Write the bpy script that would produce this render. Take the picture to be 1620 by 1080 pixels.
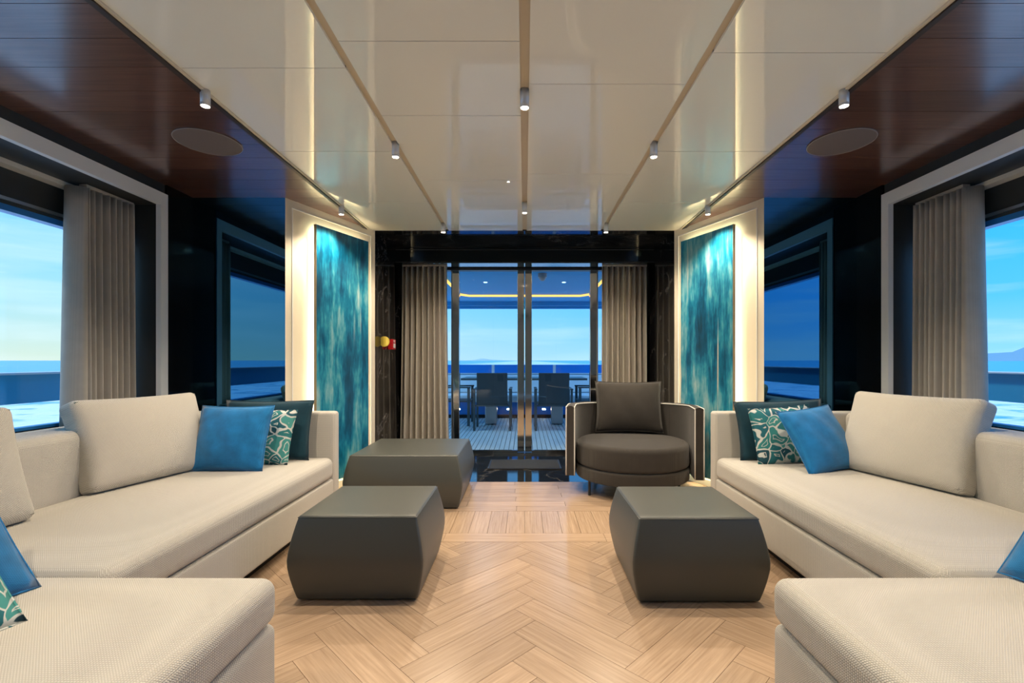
import bpy, bmesh, math, random
from mathutils import Vector, Matrix
random.seed(7)
for o in list(bpy.data.objects):
    bpy.data.objects.remove(o)
S = bpy.context.scene
COL = S.collection
PI = math.pi
ZC = 2.347            # main ceiling height
# ------------------------------------------------------------------ camera
cam_d = bpy.data.cameras.new('camera')
cam = bpy.data.objects.new('camera', cam_d); COL.objects.link(cam)
cam.location = (0, 0, 1.1); cam.rotation_euler = (PI/2, 0, 0)
cam_d.sensor_fit = 'HORIZONTAL'; cam_d.sensor_width = 36.0
cam_d.lens = 745/1620*36
cam_d.shift_x = -20/1620; cam_d.shift_y = 30/1620
cam_d.clip_start = 0.05; cam_d.clip_end = 40000
S.camera = cam
# ------------------------------------------------------------------ exposure
vs = S.view_settings
vs.view_transform = 'Standard'; vs.look = 'None'; vs.gamma = 1; vs.use_curve_mapping = False
vs.exposure = 0.0
SPOT_W = 64.0         # each ceiling spot
LED_E = 36.0           # strips behind the paintings
SPOT_COL = (1.0, 0.83, 0.62)
# ------------------------------------------------------------------ world
W = bpy.data.worlds.new('sky'); S.world = W; W.use_nodes = True
nt = W.node_tree; nt.nodes.clear()
def N(nt, t, **kw):
    n = nt.nodes.new(t)
    for k, v in kw.items(): setattr(n, k, v)
    return n
def ramp(nt, stops, interp='LINEAR'):
    r = nt.nodes.new('ShaderNodeValToRGB'); cr = r.color_ramp; cr.interpolation = interp
    while len(cr.elements) > 1: cr.elements.remove(cr.elements[-1])
    cr.elements[0].position = stops[0][0]; cr.elements[0].color = tuple(stops[0][1]) + (1,)
    for p, c in stops[1:]:
        e = cr.elements.new(p); e.color = tuple(c) + (1,)
    return r
L = nt.links.new
tc = N(nt, 'ShaderNodeTexCoord'); sp = N(nt, 'ShaderNodeSeparateXYZ'); L(tc.outputs['Generated'], sp.inputs[0])
rr = ramp(nt, [(0, (.30, .70, 1.15)), (.10, (.09, .55, 1.25)), (.30, (.0, .44, 1.35)), (1, (.0, .36, 1.15))])
rl = ramp(nt, [(0, (.62, .78, .68)), (.10, (.36, .72, .85)), (.30, (.06, .54, 1.1)), (1, (.01, .36, 1.0))])
L(sp.outputs['Z'], rr.inputs[0]); L(sp.outputs['Z'], rl.inputs[0])
mr = N(nt, 'ShaderNodeMapRange'); mr.interpolation_type = 'SMOOTHSTEP'
mr.inputs[1].default_value = .75; mr.inputs[2].default_value = -.75
L(sp.outputs['X'], mr.inputs[0])
mx = N(nt, 'ShaderNodeMixRGB'); L(mr.outputs[0], mx.inputs[0]); L(rr.outputs[0], mx.inputs[1]); L(rl.outputs[0], mx.inputs[2])
mp = N(nt, 'ShaderNodeMapping'); mp.inputs['Scale'].default_value = (1.6, 1.6, 15); mp.inputs['Rotation'].default_value = (.05, .06, 0)
L(tc.outputs['Generated'], mp.inputs[0])
nz = N(nt, 'ShaderNodeTexNoise'); nz.inputs['Scale'].default_value = 1.7; nz.inputs['Detail'].default_value = 5
L(mp.outputs[0], nz.inputs['Vector'])
cr = ramp(nt, [(.45, (0, 0, 0)), (.74, (.5, .5, .5))]); L(nz.outputs[0], cr.inputs[0])
m2 = N(nt, 'ShaderNodeMixRGB'); m2.inputs[2].default_value = (.75, .93, 1.0, 1)
L(cr.outputs[0], m2.inputs[0]); L(mx.outputs[0], m2.inputs[1])
bg = N(nt, 'ShaderNodeBackground'); bg.inputs[1].default_value = 1.25
L(m2.outputs[0], bg.inputs[0])
wo = N(nt, 'ShaderNodeOutputWorld'); L(bg.outputs[0], wo.inputs[0])
sun_d = bpy.data.lights.new('sun', 'SUN'); sun_d.energy = 2.2; sun_d.angle = math.radians(6); sun_d.color = (1.0, .96, .88)
sun = bpy.data.objects.new('sun', sun_d); COL.objects.link(sun); sun.location = (-8, 2, 14)
sun.rotation_euler = (math.radians(8), math.radians(-22), 0)      # high hazy sun, from the left
def portal(name, loc, rot, sx, sy):
    l = bpy.data.lights.new(name, 'AREA'); l.shape = 'RECTANGLE'; l.size = sx; l.size_y = sy
    l.cycles.is_portal = True
    o = bpy.data.objects.new(name, l); COL.objects.link(o); o.location = loc; o.rotation_euler = rot
portal('window_daylight', (-2.87, .4, 1.32), (PI/2, 0, -PI/2), 6.0, 1.3)
portal('window_daylight', (2.87, .4, 1.32), (PI/2, 0, PI/2), 6.0, 1.3)
portal('door_daylight', (0, 5.75, 1.1), (-PI/2, 0, 0), 2.9, 2.25)

# ------------------------------------------------------------------ materials
M = {}
def newmat(name):
    m = bpy.data.materials.new(name); m.use_nodes = True
    nt = m.node_tree; b = nt.nodes['Principled BSDF']; M[name] = m
    return m, nt, b
def plain(name, col, rough=.5, metal=0, coat=0, coatr=.03, spec=.5, sheen=0, emis=None, es=0):
    m, nt, b = newmat(name)
    b.inputs['Base Color'].default_value = tuple(col) + (1,)
    b.inputs['Roughness'].default_value = rough; b.inputs['Metallic'].default_value = metal
    b.inputs['Coat Weight'].default_value = coat; b.inputs['Coat Roughness'].default_value = coatr
    b.inputs['Specular IOR Level'].default_value = spec; b.inputs['Sheen Weight'].default_value = sheen
    if emis: b.inputs['Emission Color'].default_value = tuple(emis) + (1,); b.inputs['Emission Strength'].default_value = es
    return m
def weave(nt, period, flat=False):
    tc = N(nt, 'ShaderNodeTexCoord'); v = N(nt, 'ShaderNodeVectorMath', operation='MULTIPLY'); k = 2*PI/period; v.inputs[1].default_value = (k, 0 if flat else k, k)
    nt.links.new(tc.outputs['Object'], v.inputs[0])
    s = N(nt, 'ShaderNodeVectorMath', operation='SINE'); nt.links.new(v.outputs[0], s.inputs[0])
    p = N(nt, 'ShaderNodeSeparateXYZ'); nt.links.new(s.outputs[0], p.inputs[0])
    outs = []
    for a, b in (('X', 'Y'), ('Y', 'Z'), ('X', 'Z')):
        mm = N(nt, 'ShaderNodeMath', operation='MULTIPLY'); nt.links.new(p.outputs[a], mm.inputs[0]); nt.links.new(p.outputs[b], mm.inputs[1]); outs.append(mm)
    a1 = N(nt, 'ShaderNodeMath', operation='ADD'); nt.links.new(outs[0].outputs[0], a1.inputs[0]); nt.links.new(outs[1].outputs[0], a1.inputs[1])
    a2 = N(nt, 'ShaderNodeMath', operation='ADD'); nt.links.new(a1.outputs[0], a2.inputs[0]); nt.links.new(outs[2].outputs[0], a2.inputs[1])
    return a2.outputs[0], tc
def fabric(name, c0, c1, period=.011, bump=.5, sheen=.15, rough=.9, var=0, flat=False):
    m, nt, b = newmat(name)
    h, tc = weave(nt, period, flat)
    r = ramp(nt, [(0, c0), (1, c1)])
    mr = N(nt, 'ShaderNodeMapRange'); mr.inputs[1].default_value = -1; mr.inputs[2].default_value = 1
    nt.links.new(h, mr.inputs[0]); nt.links.new(mr.outputs[0], r.inputs[0])
    out = r.outputs[0]
    if var:
        n = N(nt, 'ShaderNodeTexNoise'); n.inputs['Scale'].default_value = 14; n.inputs['Detail'].default_value = 6
        nt.links.new(tc.outputs['Object'], n.inputs['Vector'])
        r2 = ramp(nt, [(.3, (1-var,)*3), (.7, (1+var,)*3)]); nt.links.new(n.outputs[0], r2.inputs[0])
        mm = N(nt, 'ShaderNodeMixRGB', blend_type='MULTIPLY'); mm.inputs[0].default_value = 1
        nt.links.new(out, mm.inputs[1]); nt.links.new(r2.outputs[0], mm.inputs[2]); out = mm.outputs[0]
    nt.links.new(out, b.inputs['Base Color'])
    bp = N(nt, 'ShaderNodeBump'); bp.inputs['Strength'].default_value = bump; bp.inputs['Distance'].default_value = period*.25
    nt.links.new(h, bp.inputs['Height']); nt.links.new(bp.outputs[0], b.inputs['Normal'])
    b.inputs['Roughness'].default_value = rough; b.inputs['Sheen Weight'].default_value = sheen; b.inputs['Specular IOR Level'].default_value = .2
    return m
def wood(name, c0, c1, scale=(2, 40, 40), rough=.4, coat=0, coatr=.1, var=.12, spec=.5):
    m, nt, b = newmat(name)
    tc = N(nt, 'ShaderNodeTexCoord'); oi = N(nt, 'ShaderNodeObjectInfo')
    ad = N(nt, 'ShaderNodeVectorMath', operation='ADD')
    sc = N(nt, 'ShaderNodeMath', operation='MULTIPLY'); sc.inputs[1].default_value = 37
    nt.links.new(oi.outputs['Random'], sc.inputs[0])
    nt.links.new(tc.outputs['Object'], ad.inputs[0]); nt.links.new(sc.outputs[0], ad.inputs[1])
    mp = N(nt, 'ShaderNodeMapping'); mp.inputs['Scale'].default_value = scale; nt.links.new(ad.outputs[0], mp.inputs[0])
    n = N(nt, 'ShaderNodeTexNoise'); n.inputs['Scale'].default_value = 2.2; n.inputs['Detail'].default_value = 8; n.inputs['Roughness'].default_value = .65
    nt.links.new(mp.outputs[0], n.inputs['Vector'])
    r = ramp(nt, [(.3, c0), (.7, c1)]); nt.links.new(n.outputs[0], r.inputs[0])
    mr = N(nt, 'ShaderNodeMapRange'); mr.inputs[3].default_value = 1-var; mr.inputs[4].default_value = 1+var
    nt.links.new(oi.outputs['Random'], mr.inputs[0])
    mm = N(nt, 'ShaderNodeMixRGB', blend_type='MULTIPLY'); mm.inputs[0].default_value = 1
    nt.links.new(r.outputs[0], mm.inputs[1]); nt.links.new(mr.outputs[0], mm.inputs[2])
    nt.links.new(mm.outputs[0], b.inputs['Base Color'])
    bp = N(nt, 'ShaderNodeBump'); bp.inputs['Strength'].default_value = .12; bp.inputs['Distance'].default_value = .002
    nt.links.new(n.outputs[0], bp.inputs['Height']); nt.links.new(bp.outputs[0], b.inputs['Normal'])
    b.inputs['Roughness'].default_value = rough; b.inputs['Coat Weight'].default_value = coat; b.inputs['Coat Roughness'].default_value = coatr
    b.inputs['Specular IOR Level'].default_value = spec
    return m
def marble(name):
    m, nt, b = newmat(name)
    tc = N(nt, 'ShaderNodeTexCoord'); n = N(nt, 'ShaderNodeTexNoise'); n.inputs['Scale'].default_value = 1.3; n.inputs['Detail'].default_value = 9
    n.inputs['Roughness'].default_value = .6; n.inputs['Distortion'].default_value = .8
    nt.links.new(tc.outputs['Object'], n.inputs['Vector'])
    r = ramp(nt, [(.0, (.010, .010, .011)), (.494, (.010, .010, .011)), (.5, (.16, .15, .14)), (.506, (.010, .010, .011)), (1, (.018, .016, .015))])
    nt.links.new(n.outputs[0], r.inputs[0]); nt.links.new(r.outputs[0], b.inputs['Base Color'])
    b.inputs['Roughness'].default_value = .06; b.inputs['Specular IOR Level'].default_value = .7
def paint(name, seed):
    m, nt, b = newmat(name)
    tc = N(nt, 'ShaderNodeTexCoord')
    def nz(sc, loc, det=6, dist=0):
        mp = N(nt, 'ShaderNodeMapping'); mp.inputs['Scale'].default_value = sc; mp.inputs['Location'].default_value = loc
        nt.links.new(tc.outputs['Object'], mp.inputs[0])
        n = N(nt, 'ShaderNodeTexNoise'); n.inputs['Scale'].default_value = 1; n.inputs['Detail'].default_value = det; n.inputs['Distortion'].default_value = dist
        n.inputs['Roughness'].default_value = .62
        nt.links.new(mp.outputs[0], n.inputs['Vector']); return n.outputs[0]
    a = nz((10, 10, 1.1), (seed, 0, 0)); c = nz((2.6, 2.6, 1.6), (seed*2, 3, 1), 4); f = nz((45, 45, 9), (1, seed, 0), 3)
    ad = N(nt, 'ShaderNodeMath', operation='ADD'); nt.links.new(a, ad.inputs[0]); nt.links.new(c, ad.inputs[1])
    ml = N(nt, 'ShaderNodeMath', operation='MULTIPLY_ADD'); nt.links.new(f, ml.inputs[0]); ml.inputs[1].default_value = .35; nt.links.new(ad.outputs[0], ml.inputs[2])
    r = ramp(nt, [(0, (.0, .035, .07)), (.26, (.0, .085, .17)), (.42, (.005, .17, .29)), (.54, (.03, .28, .38)), (.68, (.15, .39, .45)), (.86, (.36, .52, .52)), (1, (.55, .58, .5))])
    mr = N(nt, 'ShaderNodeMapRange'); mr.inputs[1].default_value = .82; mr.inputs[2].default_value = 1.55
    nt.links.new(ml.outputs[0], mr.inputs[0]); nt.links.new(mr.outputs[0], r.inputs[0])
    # pale drips, thin vertical runs
    d = nz((26, 26, .45), (seed*5, 1, 2), 2); g = nz((3, 3, 1.2), (7, seed, 3), 2)
    r2 = ramp(nt, [(.66, (0, 0, 0)), (.70, (1, 1, 1))]); nt.links.new(d, r2.inputs[0])
    r3 = ramp(nt, [(.5, (0, 0, 0)), (.6, (.75, .75, .75))]); nt.links.new(g, r3.inputs[0])
    k = N(nt, 'ShaderNodeMath', operation='MULTIPLY'); nt.links.new(r2.outputs[0], k.inputs[0]); nt.links.new(r3.outputs[0], k.inputs[1])
    mm = N(nt, 'ShaderNodeMixRGB'); mm.inputs[2].default_value = (.62, .60, .46, 1)
    nt.links.new(k.outputs[0], mm.inputs[0]); nt.links.new(r.outputs[0], mm.inputs[1]); nt.links.new(mm.outputs[0], b.inputs['Base Color'])
    b.inputs['Roughness'].default_value = .35; b.inputs['Coat Weight'].default_value = .6; b.inputs['Coat Roughness'].default_value = .12
    bp = N(nt, 'ShaderNodeBump'); bp.inputs['Strength'].default_value = .35; bp.inputs['Distance'].default_value = .004
    nt.links.new(ml.outputs[0], bp.inputs['Height']); nt.links.new(bp.outputs[0], b.inputs['Normal'])
def leafprint(name):
    m, nt, b = newmat(name)
    tc = N(nt, 'ShaderNodeTexCoord'); mp = N(nt, 'ShaderNodeMapping'); mp.inputs['Scale'].default_value = (1, .15, 1)
    nt.links.new(tc.outputs['Object'], mp.inputs[0])
    n = N(nt, 'ShaderNodeTexNoise'); n.inputs['Scale'].default_value = 9; n.inputs['Detail'].default_value = 1
    nt.links.new(mp.outputs[0], n.inputs['Vector'])
    sc = N(nt, 'ShaderNodeVectorMath', operation='SCALE'); sc.inputs['Scale'].default_value = .11; nt.links.new(n.outputs['Color'], sc.inputs[0])
    ad = N(nt, 'ShaderNodeVectorMath', operation='ADD'); nt.links.new(mp.outputs[0], ad.inputs[0]); nt.links.new(sc.outputs[0], ad.inputs[1])
    v = N(nt, 'ShaderNodeTexVoronoi', feature='DISTANCE_TO_EDGE'); v.inputs['Scale'].default_value = 13; nt.links.new(ad.outputs[0], v.inputs['Vector'])
    v2 = N(nt, 'ShaderNodeTexVoronoi'); v2.inputs['Scale'].default_value = 13; nt.links.new(ad.outputs[0], v2.inputs['Vector'])
    s2 = N(nt, 'ShaderNodeSeparateColor'); nt.links.new(v2.outputs['Color'], s2.inputs[0])
    r = ramp(nt, [(0, (.004, .05, .075)), (.4, (.01, .13, .17)), (.7, (.02, .20, .20)), (1, (.06, .30, .28))]); nt.links.new(s2.outputs[0], r.inputs[0])
    e = ramp(nt, [(.045, (1, 1, 1)), (.065, (0, 0, 0)), (.25, (0, 0, 0)), (.265, (1, 1, 1)), (.295, (1, 1, 1)), (.31, (0, 0, 0))])
    n5 = N(nt, 'ShaderNodeTexNoise'); n5.inputs['Scale'].default_value = 14; nt.links.new(mp.outputs[0], n5.inputs['Vector'])
    m5 = N(nt, 'ShaderNodeMath', operation='MULTIPLY_ADD'); nt.links.new(n5.outputs[0], m5.inputs[0]); m5.inputs[1].default_value = .20
    s5 = N(nt, 'ShaderNodeMath', operation='SUBTRACT'); nt.links.new(v.outputs[0], s5.inputs[0]); s5.inputs[1].default_value = .10
    nt.links.new(s5.outputs[0], m5.inputs[2]); nt.links.new(m5.outputs[0], e.inputs[0])
    mm = N(nt, 'ShaderNodeMixRGB'); mm.inputs[2].default_value = (.62, .64, .60, 1)
    nt.links.new(e.outputs[0], mm.inputs[0]); nt.links.new(r.outputs[0], mm.inputs[1]); nt.links.new(mm.outputs[0], b.inputs['Base Color'])
    b.inputs['Roughness'].default_value = .8
def panemat(name, tint=(1, 1, 1), ior=1.45):
    m = bpy.data.materials.new(name); m.use_nodes = True; nt = m.node_tree; nt.nodes.clear(); M[name] = m
    t = N(nt, 'ShaderNodeBsdfTransparent'); t.inputs[0].default_value = tint + (1,)
    g = N(nt, 'ShaderNodeBsdfGlossy'); g.inputs['Roughness'].default_value = .0
    ge = N(nt, 'ShaderNodeNewGeometry'); dp = N(nt, 'ShaderNodeVectorMath', operation='DOT_PRODUCT')
    nt.links.new(ge.outputs['Normal'], dp.inputs[0]); nt.links.new(ge.outputs['Incoming'], dp.inputs[1])
    ab = N(nt, 'ShaderNodeMath', operation='ABSOLUTE'); nt.links.new(dp.outputs['Value'], ab.inputs[0])
    om = N(nt, 'ShaderNodeMath', operation='SUBTRACT'); om.inputs[0].default_value = 1; nt.links.new(ab.outputs[0], om.inputs[1])
    pw = N(nt, 'ShaderNodeMath', operation='POWER'); nt.links.new(om.outputs[0], pw.inputs[0]); pw.inputs[1].default_value = 5
    f = N(nt, 'ShaderNodeMath', operation='MULTIPLY_ADD'); nt.links.new(pw.outputs[0], f.inputs[0]); f.inputs[1].default_value = .90; f.inputs[2].default_value = .03
    x = N(nt, 'ShaderNodeMixShader'); nt.links.new(f.outputs[0], x.inputs[0]); nt.links.new(t.outputs[0], x.inputs[1]); nt.links.new(g.outputs[0], x.inputs[2])
    o = N(nt, 'ShaderNodeOutputMaterial'); nt.links.new(x.outputs[0], o.inputs[0])
def emit(name, col, st):
    m = bpy.data.materials.new(name); m.use_nodes = True; nt = m.node_tree; nt.nodes.clear(); M[name] = m
    e = N(nt, 'ShaderNodeEmission'); e.inputs[0].default_value = tuple(col) + (1,); e.inputs[1].default_value = st
    o = N(nt, 'ShaderNodeOutputMaterial'); nt.links.new(e.outputs[0], o.inputs[0])

fabric('sofa', (.47, .445, .395), (.65, .62, .56), period=.0066, bump=.5)
fabric('sofa_cushion', (.47, .44, .385), (.64, .605, .54), period=.0075, bump=.5, flat=True)
fabric('blue_velvet', (.006, .14, .36), (.012, .21, .50), period=.004, bump=.15, sheen=.25, rough=.75, var=.22)
fabric('dark_teal', (.003, .030, .05), (.006, .05, .075), period=.004, bump=.15, sheen=.2, rough=.7, var=.15)
fabric('grey_armchair', (.030, .026, .022), (.058, .051, .044), period=.004, bump=.3, sheen=.2, var=.08)
fabric('curtain', (.56, .51, .44), (.68, .62, .54), period=.004, bump=.15, sheen=.1, var=.06)
def translucent(name, col, fac):
    nt = M[name].node_tree; b = nt.nodes['Principled BSDF']; out = [n for n in nt.nodes if n.type == 'OUTPUT_MATERIAL'][0]
    t = N(nt, 'ShaderNodeBsdfTranslucent'); t.inputs[0].default_value = col + (1,)
    x = N(nt, 'ShaderNodeMixShader'); x.inputs[0].default_value = fac
    nt.links.new(b.outputs[0], x.inputs[1]); nt.links.new(t.outputs[0], x.inputs[2]); nt.links.new(x.outputs[0], out.inputs[0])
translucent('curtain', (.6, .56, .5), .25)
plain('piping', (.72, .69, .63), .7)
leafprint('leaf_print')
def leather(name, col):
    m, nt, b = newmat(name)
    tc = N(nt, 'ShaderNodeTexCoord'); n = N(nt, 'ShaderNodeTexNoise'); n.inputs['Scale'].default_value = 260; n.inputs['Detail'].default_value = 3
    nt.links.new(tc.outputs['Object'], n.inputs['Vector'])
    bp = N(nt, 'ShaderNodeBump'); bp.inputs['Strength'].default_value = .12; bp.inputs['Distance'].default_value = .001
    nt.links.new(n.outputs[0], bp.inputs['Height']); nt.links.new(bp.outputs[0], b.inputs['Normal'])
    b.inputs['Base Color'].default_value = col + (1,); b.inputs['Roughness'].default_value = .40; b.inputs['Specular IOR Level'].default_value = .5
leather('ottoman_leather', (.072, .076, .068))
wood('floor_oak', (.33, .225, .145), (.50, .36, .245), scale=(1.6, 42, 42), rough=.27, var=.10)
wood('soffit_walnut', (.075, .030, .018), (.15, .066, .042), scale=(1.4, 40, 40), rough=.30, coat=.9, coatr=.17, var=.16)
wood('teak', (.44, .50, .53), (.58, .65, .68), scale=(30, 1.2, 30), rough=.55)
plain('ceiling_lacquer', (.90, .86, .72), .5, coat=1, coatr=.012); M['ceiling_lacquer'].node_tree.nodes['Principled BSDF'].inputs['Coat IOR'].default_value = 1.65
plain('ceiling_channel', (.60, .50, .35), .5)
plain('seam_dark', (.06, .05, .04), .8)
plain('cream_wall', (.72, .64, .50), .5)
plain('cream_trim', (.80, .75, .65), .4)
plain('white_trim', (.85, .86, .86), .4)
plain('niche_dark', (.035, .038, .038), .45)
plain('dark_edge', (.03, .02, .015), .5)
plain('black_glass', (.06, .19, .32), .012, metal=1)
plain('black_gloss', (.006, .007, .008), .08, spec=.6)
plain('black_matte', (.012, .012, .012), .7)
marble('black_marble')
plain('chrome', (.62, .60, .57), .07, metal=1)
plain('steel', (.45, .46, .47), .3, metal=1)
plain('dark_metal', (.03, .03, .032), .4, metal=.3)
plain('lamp_body', (.62, .62, .62), .35, metal=.4)
plain('speaker_grille', (.13, .10, .09), .6)
plain('speaker_rim', (.25, .22, .2), .4)
panemat('pane'); panemat('tinted_pane', (.90, .96, 1.0))
emit('lamp_glow', (1.0, .82, .58), 40)
emit('lamp_cool', (.6, .88, 1.0), 6)
emit('led_warm', (1.0, .83, .52), LED_E)
emit('led_amber', (1.0, .50, .12), 2.2)
paint('painting_a', 1.3); paint('painting_b', 4.9)
plain('art_edge', (.25, .20, .13), .5)
plain('red_plastic', (.42, .008, .012), .35)
plain('white_print', (.8, .78, .75), .5)
plain('yellow_plate', (.50, .38, .05), .4)
plain('mat_rubber', (.02, .021, .022), .9)
plain('deck_white', (.62, .66, .68), .4)
plain('deck_ceiling', (.03, .33, .62), .55, spec=.2)
plain('deck_blue', (.02, .20, .58), .3)
plain('blue_glass_panel', (.01, .22, .72), .12)
plain('bench_vinyl', (.72, .80, .84), .5)
plain('sling', (.035, .055, .065), .7)
plain('frame_teal', (.05, .075, .085), .4)
plain('bulwark', (.04, .32, .52), .3)
plain('hill', (.20, .38, .50), .9); plain('far_hill_hazed', (.48, .58, .66), .9)  # distance haze is mixed into both hill colours, paler on the far one
plain('dome', (.35, .33, .32), .3)
M['soffit_walnut'].node_tree.nodes['Principled BSDF'].inputs['Coat IOR'].default_value = 1.85
# sea
m, nt_, b = newmat('sea')
tc = N(nt_, 'ShaderNodeTexCoord')
def seanoise(sc, det, dist=0):
    mp = N(nt_, 'ShaderNodeMapping'); mp.inputs['Scale'].default_value = sc; nt_.links.new(tc.outputs['Object'], mp.inputs[0])
    n = N(nt_, 'ShaderNodeTexNoise'); n.inputs['Scale'].default_value = 1; n.inputs['Detail'].default_value = det; n.inputs['Distortion'].default_value = dist
    nt_.links.new(mp.outputs[0], n.inputs['Vector']); return n
n1 = seanoise((.35, .12, 1), 8); n2 = seanoise((.22, .30, 1), 7, .8)
bp = N(nt_, 'ShaderNodeBump'); bp.inputs['Strength'].default_value = .7; bp.inputs['Distance'].default_value = 1.2
nt_.links.new(n1.outputs[0], bp.inputs['Height']); nt_.links.new(bp.outputs[0], b.inputs['Normal'])
sx = N(nt_, 'ShaderNodeSeparateXYZ'); nt_.links.new(tc.outputs['Object'], sx.inputs[0])
ab = N(nt_, 'ShaderNodeMath', operation='ABSOLUTE'); nt_.links.new(sx.outputs['X'], ab.inputs[0])
mr = N(nt_, 'ShaderNodeMapRange'); mr.inputs[1].default_value = 40; mr.inputs[2].default_value = 120; mr.inputs[3].default_value = .17; mr.inputs[4].default_value = -.30
nt_.links.new(ab.outputs[0], mr.inputs[0])
ad = N(nt_, 'ShaderNodeMath', operation='ADD'); nt_.links.new(n2.outputs[0], ad.inputs[0]); nt_.links.new(mr.outputs[0], ad.inputs[1])
fr = ramp(nt_, [(.50, (0, 0, 0)), (.62, (1, 1, 1))]); nt_.links.new(ad.outputs[0], fr.inputs[0])
mm = N(nt_, 'ShaderNodeMixRGB'); mm.inputs[1].default_value = (.05, .42, .60, 1); mm.inputs[2].default_value = (.95, .97, .97, 1)
nt_.links.new(fr.outputs[0], mm.inputs[0]); nt_.links.new(mm.outputs[0], b.inputs['Base Color'])
b.inputs['Roughness'].default_value = .25

# ------------------------------------------------------------------ geometry helpers
def tag(o, label=None, cat=None, group=None, kind=None):
    if label: o['label'] = label
    if cat: o['category'] = cat
    if group: o['group'] = group
    if kind: o['kind'] = kind
    return o
def empty(name, loc=(0, 0, 0), rz=0, label=None, cat=None, group=None):
    o = bpy.data.objects.new(name, None); COL.objects.link(o); o.location = loc; o.rotation_euler = (0, 0, rz)
    o.empty_display_size = .1
    return tag(o, label, cat, group)
def setparent(o, p):
    if p is not None:
        o.parent = p
        mw = Matrix.LocRotScale(p.location, p.rotation_euler, p.scale)
        q = p
        while q.parent is not None:
            q = q.parent; mw = Matrix.LocRotScale(q.location, q.rotation_euler, q.scale) @ mw
        o.matrix_parent_inverse = mw.inverted()
def link(name, me, mat, parent=None, smooth=False, local=False):
    if mat and not me.materials: me.materials.append(M[mat])
    if smooth:
        for p in me.polygons: p.use_smooth = True
    o = bpy.data.objects.new(name, me); COL.objects.link(o)
    if parent is not None:
        if local: o.parent = parent
        else: setparent(o, parent)
    return o
def from_bm(name, bm, mat, parent=None, smooth=False, local=False):
    bmesh.ops.recalc_face_normals(bm, faces=bm.faces[:])
    me = bpy.data.meshes.new(name); bm.to_mesh(me); bm.free()
    return link(name, me, mat, parent, smooth, local)
def add_box(bm, x0, x1, y0, y1, z0, z1, bev=0, seg=2):
    x0, x1 = min(x0, x1), max(x0, x1); y0, y1 = min(y0, y1), max(y0, y1); z0, z1 = min(z0, z1), max(z0, z1)
    vs = [bm.verts.new(p) for p in ((x0,y0,z0),(x1,y0,z0),(x1,y1,z0),(x0,y1,z0),(x0,y0,z1),(x1,y0,z1),(x1,y1,z1),(x0,y1,z1))]
    fs = [bm.faces.new([vs[i] for i in f]) for f in ((0,3,2,1),(4,5,6,7),(0,1,5,4),(1,2,6,5),(2,3,7,6),(3,0,4,7))]
    if bev:
        es = list({e for f in fs for e in f.edges})
        bmesh.ops.bevel(bm, geom=es, offset=bev, segments=seg, affect='EDGES', profile=.5)
def box(name, x0, x1, y0, y1, z0, z1, mat, parent=None, bev=0, seg=2, local=False):
    bm = bmesh.new(); add_box(bm, x0, x1, y0, y1, z0, z1, bev, seg); return from_bm(name, bm, mat, parent, False, local)
def boxes(name, lst, mat, parent=None, bev=0, local=False):
    bm = bmesh.new()
    for b in lst: add_box(bm, *b, bev)
    return from_bm(name, bm, mat, parent, False, local)
def add_cyl(bm, p0, p1, r0, r1=None, n=20):
    r1 = r0 if r1 is None else r1
    p0, p1 = Vector(p0), Vector(p1); d = (p1-p0).normalized()
    u = d.orthogonal().normalized(); v = d.cross(u)
    a = [bm.verts.new(p0+(u*math.cos(2*PI*i/n)+v*math.sin(2*PI*i/n))*r0) for i in range(n)]
    c = [bm.verts.new(p1+(u*math.cos(2*PI*i/n)+v*math.sin(2*PI*i/n))*r1) for i in range(n)]
    for i in range(n): bm.faces.new((a[i], a[(i+1) % n], c[(i+1) % n], c[i]))
    bm.faces.new(a[::-1]); bm.faces.new(c)
def cyl(name, p0, p1, r0, mat, parent=None, r1=None, n=20, local=False):
    bm = bmesh.new(); add_cyl(bm, p0, p1, r0, r1, n); return from_bm(name, bm, mat, parent, False, local)
def clip(poly, hps):
    """poly: list of (x,y); hps: list of (nx,ny,c) keep nx*x+ny*y<=c"""
    for nx, ny, c in hps:
        out = []
        for i, p in enumerate(poly):
            q = poly[(i+1) % len(poly)]
            dp = nx*p[0]+ny*p[1]-c; dq = nx*q[0]+ny*q[1]-c
            if dp <= 1e-9: out.append(p)
            if (dp < -1e-9 and dq > 1e-9) or (dp > 1e-9 and dq < -1e-9):
                t = dp/(dp-dq); out.append((p[0]+(q[0]-p[0])*t, p[1]+(q[1]-p[1])*t))
        poly = out
        if len(poly) < 3: return []
    return poly
def add_prism(bm, poly, z0, z1):
    a = [bm.verts.new((x, y, z0)) for x, y in poly]; b = [bm.verts.new((x, y, z1)) for x, y in poly]
    n = len(poly)
    bm.faces.new(a[::-1]); bm.faces.new(b)
    for i in range(n): bm.faces.new((a[i], a[(i+1) % n], b[(i+1) % n], b[i]))
def prism(name, poly, z0, z1, mat, parent=None, local=False):
    bm = bmesh.new(); add_prism(bm, poly, z0, z1); return from_bm(name, bm, mat, parent, False, local)
def lin(a, b, n): return [a+(b-a)*i/n for i in range(n+1)]
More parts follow.
